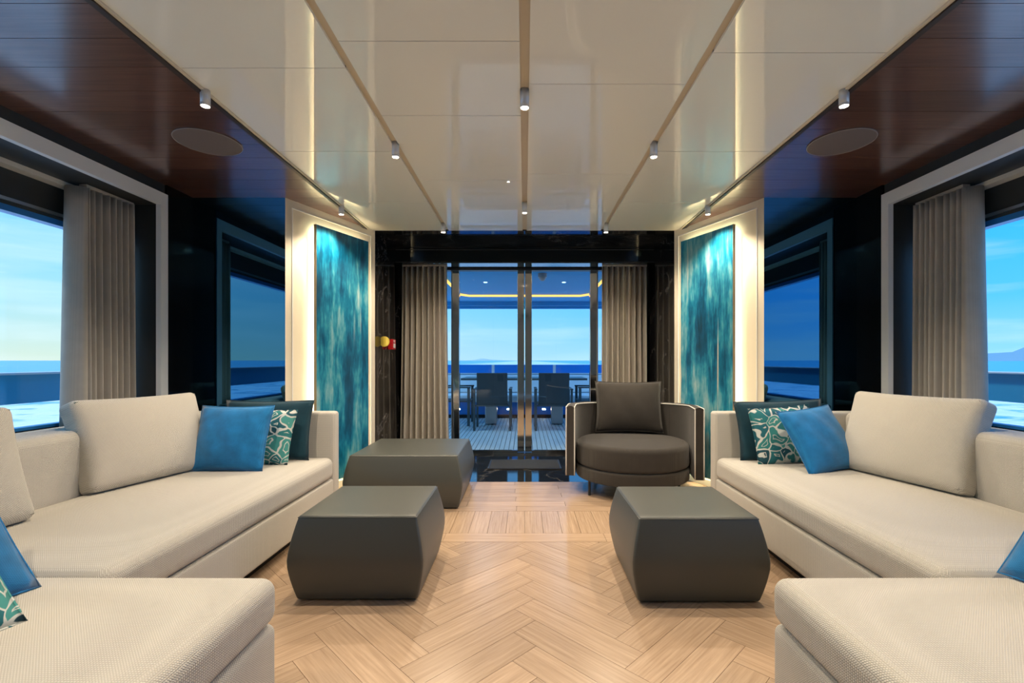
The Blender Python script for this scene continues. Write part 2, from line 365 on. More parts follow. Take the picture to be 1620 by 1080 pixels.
def soft_mesh(name, hx, hy, hz, r, fn=None, m=8, k=3):
    """rounded box, half sizes, centred; fn deforms each vertex"""
    H = (hx, hy, hz); rr = min(r, .98*min(H))
    ax = []
    for h in H:
        i = h-rr
        ax.append(lin(-h, -i, k) + lin(-i, i, m)[1:] + lin(i, h, k)[1:])
    verts = []; idx = {}; faces = []
    def vid(p):
        key = tuple(round(c, 6) for c in p)
        if key not in idx:
            q = [max(-(H[i]-rr), min(H[i]-rr, p[i])) for i in range(3)]
            d = Vector([p[i]-q[i] for i in range(3)]); d.normalize()
            v = Vector(q)+d*rr
            if fn: v = Vector(fn(v))
            idx[key] = len(verts); verts.append(v)
        return idx[key]
    for a in range(3):
        b, c = (a+1) % 3, (a+2) % 3
        for s in (-1, 1):
            for i in range(len(ax[b])-1):
                for j in range(len(ax[c])-1):
                    q = []
                    for di, dj in ((0,0),(1,0),(1,1),(0,1)):
                        p = [0, 0, 0]; p[a] = s*H[a]; p[b] = ax[b][i+di]; p[c] = ax[c][j+dj]; q.append(vid(p))
                    faces.append(q if s > 0 else q[::-1])
    me = bpy.data.meshes.new(name); me.from_pydata(verts, [], faces); me.update()
    return me
def softbox(name, x0, x1, y0, y1, z0, z1, r, mat, parent=None, fn=None, m=8):
    x0, x1 = min(x0, x1), max(x0, x1)
    c = Vector(((x0+x1)/2, (y0+y1)/2, (z0+z1)/2))
    me = soft_mesh(name, (x1-x0)/2, (y1-y0)/2, (z1-z0)/2, r, fn, m)
    me.transform(Matrix.Translation(c))
    return link(name, me, mat, parent, True)
def tube_mesh(pts, r, n=8, closed=False):
    bm = bmesh.new(); P = [Vector(p) for p in pts]; rings = []
    for i, p in enumerate(P):
        if closed: d = P[(i+1) % len(P)]-P[i-1]
        else: d = P[min(i+1, len(P)-1)]-P[max(i-1, 0)]
        d.normalize(); ref = Vector((0, 0, 1)) if abs(d.z) < .95 else Vector((1, 0, 0))
        u = d.cross(ref).normalized(); v = d.cross(u)
        rings.append([bm.verts.new(p+(u*math.cos(2*PI*j/n)+v*math.sin(2*PI*j/n))*r) for j in range(n)])
    m = len(rings)
    for i in range(m if closed else m-1):
        a, b = rings[i], rings[(i+1) % m]
        for j in range(n): bm.faces.new((a[j], a[(j+1) % n], b[(j+1) % n], b[j]))
    if not closed: bm.faces.new(rings[0][::-1]); bm.faces.new(rings[-1])
    return bm
def tube(name, pts, r, mat, parent=None, n=8, closed=False, local=False):
    return from_bm(name, tube_mesh(pts, r, n, closed), mat, parent, True, local)

# ------------------------------------------------------------------ floor
floor = tag(box('floor', -2.95, 2.95, -3.2, 4.27, -.06, -.012, 'seam_dark'), 'pale oak herringbone floor of the saloon', None, None, 'structure')
Wp, Lp, GAP = .127, .57, .0016
R2 = math.sqrt(.5)
def plank(poly, parent=floor, zt=0.0, z0=-.014, ang=None):
    """poly world; local frame along its grain angle"""
    cx = sum(p[0] for p in poly)/len(poly); cy = sum(p[1] for p in poly)/len(poly)
    ca, sa = math.cos(-ang), math.sin(-ang)
    lp = [((x-cx)*ca-(y-cy)*sa, (x-cx)*sa+(y-cy)*ca) for x, y in poly]
    o = prism('floor_plank', lp, z0, zt, 'floor_oak')
    o.location = (cx, cy, 0); o.rotation_euler = (0, 0, ang); setparent(o, floor)
    return o
YB = 2.855
shared = {}
def rect_plank(kind, cx, cy, ang, l, w):
    key = (kind,)
    if key not in shared:
        bm = bmesh.new(); add_prism(bm, [(-l/2, -w/2), (l/2, -w/2), (l/2, w/2), (-l/2, w/2)], -.014, 0)
        bmesh.ops.recalc_face_normals(bm, faces=bm.faces[:])
        me = bpy.data.meshes.new('floor_plank'); bm.to_mesh(me); bm.free(); me.materials.append(M['floor_oak']); shared[key] = me
    o = bpy.data.objects.new('floor_plank', shared[key]); COL.objects.link(o)
    o.location = (cx, cy, 0); o.rotation_euler = (0, 0, ang); setparent(o, floor)
OX, OY = -.045, 1.725
for mI in range(-3, 4):
    for kI in range(-14, 16):
        tx, ty = mI*Lp - kI*Wp, mI*Lp + kI*Wp
        for typ in 'AB':
            if typ == 'A': x0, x1, y0, y1 = 0, Lp, 0, Wp
            else: x0, x1, y0, y1 = -Wp, 0, Wp-Lp, Wp
            pts = [(x0+GAP/2+tx, y0+GAP/2+ty), (x1-GAP/2+tx, y0+GAP/2+ty), (x1-GAP/2+tx, y1-GAP/2+ty), (x0+GAP/2+tx, y1-GAP/2+ty)]
            wp = [((x+y)*R2+OX, (y-x)*R2+OY) for x, y in pts]
            if max(p[0] for p in wp) < -1.45 or min(p[0] for p in wp) > 1.45 or max(p[1] for p in wp) < .55 or min(p[1] for p in wp) > YB-.01: continue
            ang = -PI/4 if typ == 'A' else PI/4
            if max(p[1] for p in wp) > YB-.001:
                q = clip(wp, [(0, 1, YB-.001)])
                if q: plank(q, ang=ang)
            else:
                cx = sum(p[0] for p in wp)/4; cy = sum(p[1] for p in wp)/4
                rect_plank('hb', cx, cy, ang, Lp-GAP, Wp-GAP)
# border plank, short field, cross field
for i in range(3):
    plank([(-1.5+i+.001, YB+.003), (-.5+i-.001, YB+.003), (-.5+i-.001, 2.998), (-1.5+i+.001, 2.998)], ang=0)
for i in range(24):
    x = -1.44+i*.12
    plank([(x+.001, 3.0), (x+.119, 3.0), (x+.119, 3.438), (x+.001, 3.438)], ang=PI/2)
for j in range(7):
    y = 3.44+j*.1186
    x = -1.56+(j*.37) % .75-.75
    while x < 1.7:
        q = clip([(x+.001, y+.001), (x+.749, y+.001), (x+.749, y+.1176), (x+.001, y+.1176)], [(-1, 0, 1.9), (1, 0, 1.9)])
        if q: plank(q, ang=0)
        x += .75
tag(box('floor_marble', -1.7, 1.7, 4.271, 5.50, -.05, 0.0, 'black_marble'), 'polished black marble threshold floor before the glass doors', None, None, 'structure')

# ------------------------------------------------------------------ ceiling
ceil = tag(box('ceiling', -2.95, 2.95, -3.2, 4.53, ZC+.012, ZC+.08, 'ceiling_channel'), 'cream lacquer panel ceiling', None, None, 'structure')
def cpanel(x0, x1, y0, y1, hps=()):
    q = clip([(x0, y0), (x1, y0), (x1, y1), (x0, y1)], list(hps))
    if q: prism('ceiling_panel', q, ZC, ZC+.0125, 'ceiling_lacquer', ceil)
# art wall line on the right: (1.83,3.6)->(1.44,4.53)
def awall(s):
    d = Vector((s*-.39, .93)); n = Vector((d.y, -d.x)) if s > 0 else Vector((-d.y, d.x))   # outward from the room
    if n.x*s < 0: n = -n
    return (n.x, n.y, n.x*s*1.83+n.y*3.6)
SEAMS = {'cl': [-3.1, -1.6, -.8, .2, 1.0, 1.84, 2.40, 3.26, 4.525], 'cr': [-3.1, -1.6, -.6, .3, 1.1, 2.126, 3.15, 4.525],
         'ol': [-3.1, -1.6, -.6, .35, 1.2, 2.01, 2.81, 3.72, 4.525], 'or': [-3.1, -1.6, -.6, .3, 1.1, 1.91, 2.81, 3.72, 4.525]}
g = .0018
for key, xa, xb in (('cl', -.728, -.020), ('cr', .020, .728), ('ol', -1.468, -.764), ('or', .764, 1.468)):
    ys = SEAMS[key]
    for a, b_ in zip(ys[:-1], ys[1:]):
        cpanel(xa, xb, a+g, b_-g, [awall(-1), awall(1)])
# seam shadow: backing right above the panel gaps, thin dark webs
for key, xa, xb in (('cl', -.728, -.020), ('cr', .020, .728), ('ol', -1.468, -.764), ('or', .764, 1.468)):
    boxes('seam_backing', [(xa, xb, y-.006, y+.006, ZC+.004, ZC+.0118) for y in SEAMS[key][1:-1]], 'seam_dark', ceil)
# walnut soffits of single planks
for s, nm in ((-1, 'left'), (1, 'right')):
    sf = empty('ceiling_soffit', (s*2.0, 1.5, ZC), 0, 'dark walnut plank soffit above the %s windows' % nm); sf['kind'] = 'structure'
    pitch = 1.96/11; y = 1.64-pitch*14
    while y < 4.5:
        q = clip([(s*1.50, y+.0012), (s*2.57, y+.0012), (s*2.57, y+pitch-.0012), (s*1.50, y+pitch-.0012)], [(0, 1, 4.5)])
        if q and len(q) > 2:
            if y > 3.59:   # beyond the glass panel keep only what lies in front of the slanted wall
                q = clip(q, [awall(s)])
            if len(q) > 2:
                cx = sum(p[0] for p in q)/len(q); cy = sum(p[1] for p in q)/len(q)
                o = prism('soffit_plank', [(a-cx, b_-cy) for a, b_ in q], -.012, 0.0, 'soffit_walnut')
                o.location = (cx, cy, ZC+.008); setparent(o, sf)
        y += pitch
    q = clip([(s*1.482, -3.1), (s*1.505, -3.1), (s*1.505, 4.5), (s*1.482, 4.5)], [awall(s)])
    prism('edge_strip', q, ZC-.016, ZC+.011, 'dark_edge', sf)
    q = clip([(s*1.468, -3.1), (s*1.482, -3.1), (s*1.482, 4.5), (s*1.468, 4.5)], [awall(s)])
    prism('edge_bead', q, ZC-.008, ZC+.011, 'cream_wall', sf)

# ------------------------------------------------------------------ side walls, windows
for s, nm, wn in ((-1, 'left', 1), (1, 'right', 2)):
    Wl = boxes('wall_'+nm, [(s*2.55, s*2.95, -3.2, 3.66, 0, .66), (s*2.55, s*2.95, -3.2, 3.66, 2.19, 2.44),
                            (s*2.55, s*2.95, 3.30, 3.66, .66, 2.19), (s*2.55, s*2.95, -3.2, -2.7, .66, 2.19)], 'niche_dark')
    tag(Wl, 'dark side wall with a long window recess on the %s' % nm, None, None, 'structure')
    T = boxes('trim_%d' % wn, [(s*2.525, s*2.56, 3.27, 3.335, .66, 2.27), (s*2.525, s*2.56, -2.75, 3.27, 2.186, 2.27), (s*2.525, s*2.56, -2.75, -2.69, .66, 2.186)], 'white_trim')
    tag(T, 'pale frame around the %s window recess' % nm, None, None, 'structure')
    wr = empty('window_%d' % wn, (s*2.9, .4, .66), 0, 'long saloon window on the %s looking onto the sea' % nm); wr['kind'] = 'structure'
    box('window_pane', s*2.895, s*2.905, -2.70, 3.30, .71, 1.95, 'pane', wr)
    boxes('window_frame', [(s*2.87, s*2.93, -2.70, 3.30, 1.93, 1.965), (s*2.87, s*2.93, -2.70, 3.30, .66, .715), (s*2.87, s*2.93, 3.24, 3.30, .715, 1.93), (s*2.87, s*2.93, -2.7, -2.64, .715, 1.93)], 'deck_blue', wr)
    box('frame_bead', s*2.855, s*2.87, -2.70, 3.30, 1.985, 2.003, 'steel', wr)
    box('blind_box', s*2.87, s*2.93, -2.70, 3.30, 1.965, 2.19, 'niche_dark', wr)
    box('curtain_track', s*2.80, s*2.87, -2.70, 3.30, 2.162, 2.189, 'cream_trim', wr)
    boxes('window_sill', [(s*2.56, s*2.87, -2.70, 3.30, .66, .685), (s*2.845, s*2.87, -2.7, 3.30, .685, .70)], 'black_gloss', wr)
    # glass cladding facing the room
    p = box('wall_panel', s*2.535, s*2.551, 3.337, 3.60, 0, ZC+.01, 'black_gloss'); tag(p, 'narrow black panel between the %s window frame and the mirror glass' % nm, None, None, 'structure')
    p = box('wall_panel', s*1.83, s*2.55, 3.60, 3.63, 0, ZC+.01, 'black_glass'); tag(p, 'tall black mirror glass panel beside the %s window' % nm, None, None, 'structure')
# rear wall behind the viewer
tag(box('wall_rear', -2.95, 2.95, -3.35, -3.2, 0, 2.44, 'cream_wall'), 'cream rear wall of the saloon', None, None, 'structure')

# slanted art walls with the paintings
for s, nm in ((-1, 'left'), (1, 'right')):
    near = Vector((s*1.83, 3.6)); far = Vector((s*1.44, 4.53)); u = (far-near); Lw = u.length; u = u/Lw
    n = Vector((-s*u.y, s*u.x))          # into the room
    if n.x*s > 0: n = -n
    def P(a, d): q = near+u*a+n*d; return (q.x, q.y)
    aw = prism('wall_art_'+nm, [P(0, 0), P(Lw, 0), P(Lw, -.12), P(0, -.12)], 0, ZC+.011, 'cream_wall')
    tag(aw, 'slanted cream wall carrying the %s teal painting' % nm, None, None, 'structure')
    a0, a1, z0, z1 = .06, Lw-.055, .03, 2.285
    w = .007
    for k, (c0, c1, e0, e1) in enumerate(((a0, a0+w, z0, z1), (a1-w, a1, z0, z1), (a0+w, a1-w, z1-w, z1))):
        prism('trim_strip', [P(c0, 0), P(c1, 0), P(c1, .004), P(c0, .004)], e0, e1, 'white_print', aw)
    # painting: canvas stands off the wall on a box, lit from behind
    b0, b1 = Lw*(1-.769), Lw*(1-.173)
    rt = empty('painting', (P((b0+b1)/2, .04)[0], P((b0+b1)/2, .04)[1], .09), 0,
               'tall teal abstract painting with pale drips on the %s slanted wall' % nm, 'painting', 'backlit teal paintings')
    ang = math.atan2(u.y, u.x)
    def board(name, c0, c1, d0, d1, e0, e1, mt):
        bm = bmesh.new(); add_prism(bm, [P(c0, d0), P(c1, d0), P(c1, d1), P(c0, d1)], e0, e1); return from_bm(name, bm, mt, rt)
    board('canvas', b0, b1, .055, .072, .09, 2.195, 'painting_a' if s < 0 else 'painting_b')
    board('edge_frame', b0-.002, b0, .045, .0725, .088, 2.197, 'art_edge'); board('edge_frame', b1, b1+.002, .045, .0725, .088, 2.197, 'art_edge')
    board('backing_box', b0+.05, b1-.05, .002, .054, .14, 2.145, 'art_edge')
    for (c0, c1, e0, e1) in ((b0+.030, b0+.045, .12, 2.165), (b1-.045, b1-.030, .12, 2.165), (b0+.05, b1-.05, 2.15, 2.165), (b0+.05, b1-.05, .12, .135)):
        board('light_strip', c0, c1, .025, .035, e0, e1, 'led_warm')
    # baseboard
    q = tag(prism('baseboard_'+nm, [P(0, 0), P(Lw, 0), P(Lw, .012), P(0, .012)], 0, .055, 'cream_trim'), 'cream baseboard under the %s painting' % nm, None, None, 'structure')

# ------------------------------------------------------------------ marble portal and doors
for s, nm in ((-1, 'left'), (1, 'right')):
    tag(box('wall_jamb_'+nm, s*1.44, s*1.62, 4.535, 5.75, 0, ZC+.012, 'black_marble'), 'black marble jamb of the door portal on the %s' % nm, None, None, 'structure')
tag(box('wall_lintel', -1.44, 1.44, 5.25, 5.75, 2.185, ZC+.012, 'black_gloss'), 'glossy black lintel above the glass doors', None, None, 'structure')
tag(box('wall_soffit', -1.62, 1.62, 4.535, 5.75, ZC-.0, ZC+.09, 'black_marble'), 'black marble soffit of the door portal', None, None, 'structure')
tag(boxes('trim_3', [(-1.44, 1.44, 5.245, 5.25, 2.33, 2.338), (-1.44, 1.44, 5.245, 5.25, 2.195, 2.20)], 'dark_metal'), 'thin dark metal line on the lintel', None, None, 'structure')
YD = 5.60
dr = empty('door_1', (0, YD, 0), 0, 'double glass door with chrome stiles to the aft deck'); dr['kind'] = 'structure'
def leaf(s):
    lf = box('door_stile', s*.005 if s > 0 else -.005, s*.085, YD-.03, YD+.03, .02, 2.165, 'chrome', dr, .004)
    box('stile_cap', s*.006, s*.085, YD-.031, YD+.031, 2.125, 2.185, 'black_gloss', lf)
    box('door_pane', s*.085, s*.775, YD-.006, YD+.006, .03, 2.165, 'tinted_pane', dr)
    box('bottom_rail', s*.085, s*.77, YD-.02, YD+.02, .012, .035, 'chrome', dr)
    st = box('door_post', s*.772, s*.868, YD-.04, YD+.04, 0, 2.185, 'chrome', dr, .004)
    box('edge_bead', s*.742, s*.750, YD-.015, YD+.015, .03, 2.165, 'dark_metal', st)
    box('side_panel', s*1.13, s*1.44, YD-.10, YD+.10, 0, 2.185, 'black_gloss', dr)
    box('side_pane', s*.868, s*1.13, YD-.006, YD+.006, .03, 2.165, 'tinted_pane', dr)
    box('floor_lock', s*.775, s*.862, YD-.045, YD-.04, .80, .92, 'cream_trim', st)
leaf(-1); leaf(1)
box('top_rail', -1.44, 1.44, YD-.05, YD+.05, 2.165, 2.19, 'dark_metal', dr)
box('threshold', -1.44, 1.44, YD-.10, YD+.10, -.02, .012, 'black_gloss', dr)
boxes('threshold_edge', [(-1.44, 1.44, YD-.105, YD-.10, 0, .012)], 'chrome', dr)
dm = empty('door_mat', (0, 4.96, 0), 0, 'black rubber door mat on the marble threshold', 'mat')
box('mat_pad', -.36, .36, 4.77, 5.17, .0005, .012, 'mat_rubber', dm, .003)
boxes('mat_border', [(-.375, -.36, 4.755, 5.185, .0005, .010), (.36, .375, 4.755, 5.185, .0005, .010), (-.36, .36, 4.755, 4.77, .0005, .010), (-.36, .36, 5.17, 5.185, .0005, .010)], 'dark_metal', dm)

# ------------------------------------------------------------------ curtains
def curtain(name, path, folds, amp, z0, z1, nrm, label, group, flare=0, lead=None):
    """path: (p0,p1) in plan, pleats perpendicular; small thickness"""
    p0, p1 = Vector(path[0]), Vector(path[1]); d = (p1-p0); n = Vector(nrm)
    nu = folds*12; nv = 14; verts = []; faces = []
    rnd = random.Random(name+label); ph = [rnd.uniform(.75, 1.25) for _ in range(folds+1)]; wob = [rnd.uniform(-.3, .3) for _ in range(folds+1)]
    for j in range(nv+1):
        t = j/nv; z = z0+(z1-z0)*t
        for i in range(nu+1):
            u = i/nu; f = u*folds; k = int(min(f, folds-1e-6)); fr = f-k
            a = amp*(ph[k]*(1-fr)+ph[k+1]*fr)*(1+.25*(1-t))
            off = math.sin(2*PI*(f+wob[k]*.25*(1-t)*math.sin(PI*fr)))*a
            sq = 1-.0*t
            q = p0+d*((u-.5)*(1+flare*(1-t)**1.5)+.5)+n*off
            verts.append((q.x, q.y, z))
    for j in range(nv):
        for i in range(nu):
            a = j*(nu+1)+i; faces.append((a, a+1, a+nu+2, a+nu+1))
    me = bpy.data.meshes.new(name); me.from_pydata(verts, [], faces); me.update()
    rt = empty(name, ((p0.x+p1.x)/2, (p0.y+p1.y)/2, z0), 0, label, 'curtain', group)
    o = link('drape', me, 'curtain', rt, True)
    sm = o.modifiers.new('thickness', 'SOLIDIFY'); sm.thickness = .004
    a = p0; c = p1
    h = boxes('header_tape', [(min(a.x, c.x)-abs(n.x)*.012-.001, max(a.x, c.x)+abs(n.x)*.012+.001, min(a.y, c.y)-abs(n.y)*.012-.001, max(a.y, c.y)+abs(n.y)*.012+.001, z1, z1+.02)], 'curtain', rt)
    return rt
curtain('curtain', ((-1.392, 5.37), (-.885, 5.37)), 8, .046, .012, 2.17, (0, 1), 'taupe pleated curtain at the glass doors beside the red alarm box', 'door curtains', .10)
curtain('curtain', ((.885, 5.37), (1.392, 5.37)), 8, .046, .012, 2.17, (0, 1), 'taupe pleated curtain at the glass doors behind the round armchair', 'door curtains', .03)
for s, nm in ((-1, 'left'), (1, 'right')):
    rt = curtain('curtain', ((s*2.73, 2.90), (s*2.71, 3.25)), 8, .04, .69, 2.165, (1, 0), 'grey pleated curtain drawn back at the %s sea window' % nm, 'sea window curtains')
    # leading panel, a broad flat turn towards the window
    vs_, fs_ = [], []
    nv, nu = 12, 8
    for j in range(nv+1):
        t = j/nv; z = .69+(2.165-.69)*t
        for i in range(nu+1):
            u = i/nu
            vs_.append((s*(2.69+.13*u+.012*math.sin(PI*u)), 2.90-.035*math.sin(PI*u)-.03*u*(1-t)-.012*u, z))
    for j in range(nv):
        for i in range(nu):
            a = j*(nu+1)+i; fs_.append((a, a+1, a+nu+2, a+nu+1))
    me = bpy.data.meshes.new('leading_panel'); me.from_pydata(vs_, [], fs_); me.update()
    o = link('leading_panel', me, 'curtain', rt, True); sm = o.modifiers.new('thickness', 'SOLIDIFY'); sm.thickness = .004

# ------------------------------------------------------------------ ceiling spots
def spot(x, y, label, group='ceiling spots', aim=(0, 0), cone=126, k=1.0):
    r = empty('ceiling_spot', (x, y, ZC), 0, label, 'spotlight', group)
    bm = bmesh.new(); add_cyl(bm, (0, 0, -.062), (0, 0, .012), .021, n=24)
    bo = from_bm('lamp_body', bm, 'lamp_body', r, True, True)
    for p in bo.data.polygons: p.use_smooth = abs(p.normal.z) < .5
    bm = bmesh.new()   # open rim round the recessed lens
    n = 24
    for z0_, z1_, ra, rb in ((-.074, -.062, .021, .021), (-.062, -.074, .0185, .0185), (-.074, -.074, .0185, .021)):
        a = [bm.verts.new((ra*math.cos(2*PI*i/n), ra*math.sin(2*PI*i/n), z0_)) for i in range(n)]
        c = [bm.verts.new((rb*math.cos(2*PI*i/n), rb*math.sin(2*PI*i/n), z1_)) for i in range(n)]
        for i in range(n): bm.faces.new((a[i], a[(i+1) % n], c[(i+1) % n], c[i]))
    from_bm('lamp_rim', bm, 'lamp_body', r, False, True)
    cyl('lens', (0, 0, -.0685), (0, 0, -.0625), .0180, 'lamp_glow', r, local=True)
    l = bpy.data.lights.new('spot_light', 'SPOT'); l.energy = SPOT_W*k; l.color = SPOT_COL; l.spot_size = math.radians(cone); l.spot_blend = .65; l.shadow_soft_size = .02
    lo = bpy.data.objects.new('spot_light', l); COL.objects.link(lo); lo.parent = r; lo.location = (0, 0, -.078); lo.rotation_euler = (aim[0], aim[1], 0)
    return r
spot(0, 2.19, 'white ceiling spot in the middle channel, nearest of the row', k=.65)
spot(0, 3.75, 'white ceiling spot in the middle channel, close to the doors')
for s, nm in ((-1, 'left'), (1, 'right')):
    spot(s*.746, 2.72, 'white ceiling spot midway along the %s channel' % nm)
    spot(s*.746, 4.32, 'white ceiling spot at the far end of the %s channel by the portal' % nm, cone=146, k=1.15)
    spot(s*1.475, 2.175, 'white ceiling spot at the walnut edge near the %s round speaker' % nm)
    spot(s*1.475, 3.79, 'white ceiling spot at the walnut edge above the %s painting' % nm)
    spot(s*.746, .80, 'white ceiling spot of the %s channel overhead' % nm, cone=62, k=.7)
    spot(s*1.475, .56, 'white ceiling spot of the %s walnut edge overhead' % nm, cone=84)
for s in (-1, 1):  # unseen spots added behind the camera so floor bounce lifts the ceiling
    for y in (-.9, -2.2): spot(s*.746, y, 'added white ceiling spot behind the viewer, brightening the ceiling by floor bounce', cone=64)
spot(0, .60, 'white ceiling spot in the middle channel, overhead', cone=66, k=.6)
# round speakers
for s, nm in ((-1, 'left'), (1, 'right')):
    r = empty('ceiling_speaker', (s*1.80, 2.68, ZC-.004), 0, 'round flush speaker in the %s walnut soffit' % nm, 'speaker', 'round ceiling speakers')
    cyl('grille', (0, 0, -.006), (0, 0, .008), .165, 'speaker_grille', r, n=64, local=True)
    tube('rim', [(.167*math.cos(2*PI*i/64), .167*math.sin(2*PI*i/64), -.004) for i in range(64)], .003, 'speaker_rim', r, 6, True, True)

# ------------------------------------------------------------------ sofas
def puff(hx, hy, hz, a):
    def fn(v):
        k = max(0, 1-(v.x/hx)**4)*max(0, 1-(v.y/hy)**4)
        return (v.x, v.y, v.z+(a*k*(v.z/hz) if v.z > 0 else 0))
    return fn
for s, nm in ((-1, 'left'), (1, 'right')):
    rt = empty('sofa', (s*1.9, 2.4, 0), 0, 'long beige woven sofa with a high end panel under the %s window' % nm, 'sofa', 'beige sofas')
    box('plinth', s*1.40, s*2.48, 1.52, 3.33, 0, .07, 'black_matte', rt)
    softbox('base', s*1.324, s*2.50, 1.487, 3.268, .07, .281, .014, 'sofa', rt)
    softbox('seat_cushion', s*1.318, s*2.215, 1.485, 3.266, .282, .432, .045, 'sofa', rt, puff(.45, .89, .075, .010), 14)
    softbox('end_panel', s*1.324, s*2.50, 3.27, 3.37, .07, .742, .022, 'sofa', rt)
    softbox('backrest', s*2.205, s*2.50, 1.487, 3.268, .283, .75, .05, 'sofa', rt)
    rt = empty('chaise_sofa', (s*1.6, .9, 0), 0, 'wide beige woven chaise in the near %s foreground' % nm, 'chaise', 'beige chaises')
    box('plinth', s*.85, s*2.48, .30, 1.43, 0, .07, 'black_matte', rt)
    softbox('base', s*.773, s*2.50, .20, 1.478, .07, .287, .03, 'sofa', rt)
    softbox('seat_cushion', s*.767, s*2.215, .195, 1.48, .288, .432, .045, 'sofa', rt, puff(.72, .64, .072, .008), 14)
    softbox('backrest', s*2.205, s*2.50, .20, 1.478, .289, .75, .05, 'sofa', rt)

def pillow_mesh(name, w, h, t, n=18):
    """local: width along X, height along Z from 0, normal -Y"""
    vs_, fs_ = [], []
    for side in (-1, 1):
        for j in range(n+1):
            for i in range(n+1):
                u = 2*i/n-1; v = 2*j/n-1
                pin = .055
                x = u*(1-pin*(1-v*v)**1.0*abs(u)**1.5)*w/2
                z = v*(1-pin*(1-u*u)**1.0*abs(v)**1.5)*h/2+h/2
                k = max(0, (1-u**2))**.55*max(0, (1-v**2))**.55
                wr = .004*math.sin(9*u+4*v)*k
                vs_.append((x, side*(t/2*k+wr), z))
    m_ = (n+1)**2
    for side in (0, 1):
        for j in range(n):
            for i in range(n):
                a = side*m_+j*(n+1)+i; q = (a, a+1, a+n+2, a+n+1); fs_.append(q if side == 0 else q[::-1])
    bm = bmesh.new(); vv = [bm.verts.new(p) for p in vs_]
    for f in fs_: bm.faces.new([vv[i] for i in f])
    bmesh.ops.remove_doubles(bm, verts=bm.verts[:], dist=1e-5)
    bmesh.ops.recalc_face_normals(bm, faces=bm.faces[:])
    me = bpy.data.meshes.new(name); bm.to_mesh(me); bm.free(); return me
def pillow(name, x, y, z, w, h, t, yaw, lean, mt, label, group=None, roll=0):
    rt = empty(name, (x, y, z), 0, label, 'pillow', group)
    rt.rotation_euler = (-math.radians(lean), math.radians(roll), math.radians(yaw))
    o = link('cover', pillow_mesh('cover', w, h, t), mt, rt, True, True)
    pts = []
    n = 10
    def edge(u, v):
        pin = .055
        return (u*(1-pin*(1-v*v)*abs(u)**1.5)*w/2, 0, v*(1-pin*(1-u*u)*abs(v)**1.5)*h/2+h/2)
    for i in range(n): pts.append(edge(-1+2*i/n, -1))
    for i in range(n): pts.append(edge(1, -1+2*i/n))
    for i in range(n): pts.append(edge(1-2*i/n, 1))
    for i in range(n): pts.append(edge(-1, 1-2*i/n))
    tube('seam', pts, .0028, mt, rt, 6, True, True)
    return rt
def bigcushion(x, y, z, w, h, t, yaw, lean, label, roll=0):
    rt = empty('back_cushion', (x, y, z), 0, label, 'cushion', 'beige back cushions')
    rt.rotation_euler = (-math.radians(lean), math.radians(roll), math.radians(yaw))
    def fn(v):
        u, q = v.x/(w/2), (v.z)/(h/2)
        k = max(0, 1-u*u)*max(0, 1-q*q)
        pin = .05
        return (v.x*(1-pin*(1-min(1, q*q))), v.y*(.62+.65*k**.6), v.z*(1-(pin*.8*(1-min(1, u*u)) if v.z > 0 else 0))+h/2)
    me = soft_mesh('cover', w/2, t/2, h/2, .04, fn, 14)
    link('cover', me, 'sofa_cushion', rt, True, True)
    # welt seams on both faces' rims
    for sd in (-1, 1):
        pts = []
        n = 8; hw, hh = w/2-.018, h/2-.018
        for i in range(n): pts.append((-hw+2*hw*i/n, -hh))
        for i in range(n): pts.append((hw, -hh+2*hh*i/n))
        for i in range(n): pts.append((hw-2*hw*i/n, hh))
        for i in range(n): pts.append((-hw, hh-2*hh*i/n))
        pts = [fn(Vector((a, sd*(t/2-.010), b_))) for a, b_ in pts]
        tube('welt', pts, .0022, 'sofa_cushion', rt, 6, True, True)
    return rt
ZS = .438
# left: yaw is measured so that local -Y faces the room
bigcushion(-2.06, 2.63, ZS, .68, .48, .18, 75, 20, 'big beige back cushion leaning beside the blue pillow on the left sofa')
bigcushion(2.06, 2.61, ZS, .70, .49, .18, -75, 20, 'big beige back cushion leaning beside the blue pillow on the right sofa')
bigcushion(-2.10, 1.66, ZS, .62, .48, .17, 84, 15, 'beige back cushion cut off at the left edge of the picture')
pillow('throw_pillow', -1.785, 2.80, ZS, .45, .405, .15, 0, 20, 'blue_velvet', 'bright blue velvet throw pillow in front on the left sofa', 'blue throw pillows')
pillow('throw_pillow', -1.70, 2.99, ZS, .40, .36, .11, -4, 16, 'leaf_print', 'teal leaf print throw pillow behind the blue one on the left sofa', 'leaf print pillows', 2)
pillow('throw_pillow', -1.735, 3.13, ZS, .60, .40, .12, 0, 12, 'dark_teal', 'dark teal throw pillow against the end panel of the left sofa', 'dark teal pillows')
pillow('throw_pillow', 1.865, 2.80, ZS, .45, .42, .14, 20, 31, 'blue_velvet', 'bright blue velvet throw pillow in front on the right sofa', 'blue throw pillows', -4)
pillow('throw_pillow', 1.70, 3.015, ZS, .42, .37, .09, 4, 14, 'leaf_print', 'teal leaf print throw pillow behind the blue one on the right sofa', 'leaf print pillows', -4)
pillow('throw_pillow', 1.735, 3.13, ZS, .60, .40, .12, 0, 12, 'dark_teal', 'dark teal throw pillow against the end panel of the right sofa', 'dark teal pillows', -2)
pillow('throw_pillow', -1.46, 1.155, ZS, .46, .47, .13, 80, 34, 'blue_velvet', 'blue velvet throw pillow on the left foreground chaise', 'blue throw pillows')
pillow('throw_pillow', -1.32, 1.005, ZS, .40, .36, .10, 74, 40, 'leaf_print', 'teal leaf print throw pillow on the left foreground chaise', 'leaf print pillows')
pillow('throw_pillow', 1.51, 1.255, ZS, .44, .44, .13, -82, 34, 'blue_velvet', 'blue velvet throw pillow on the right foreground chaise', 'blue throw pillows')

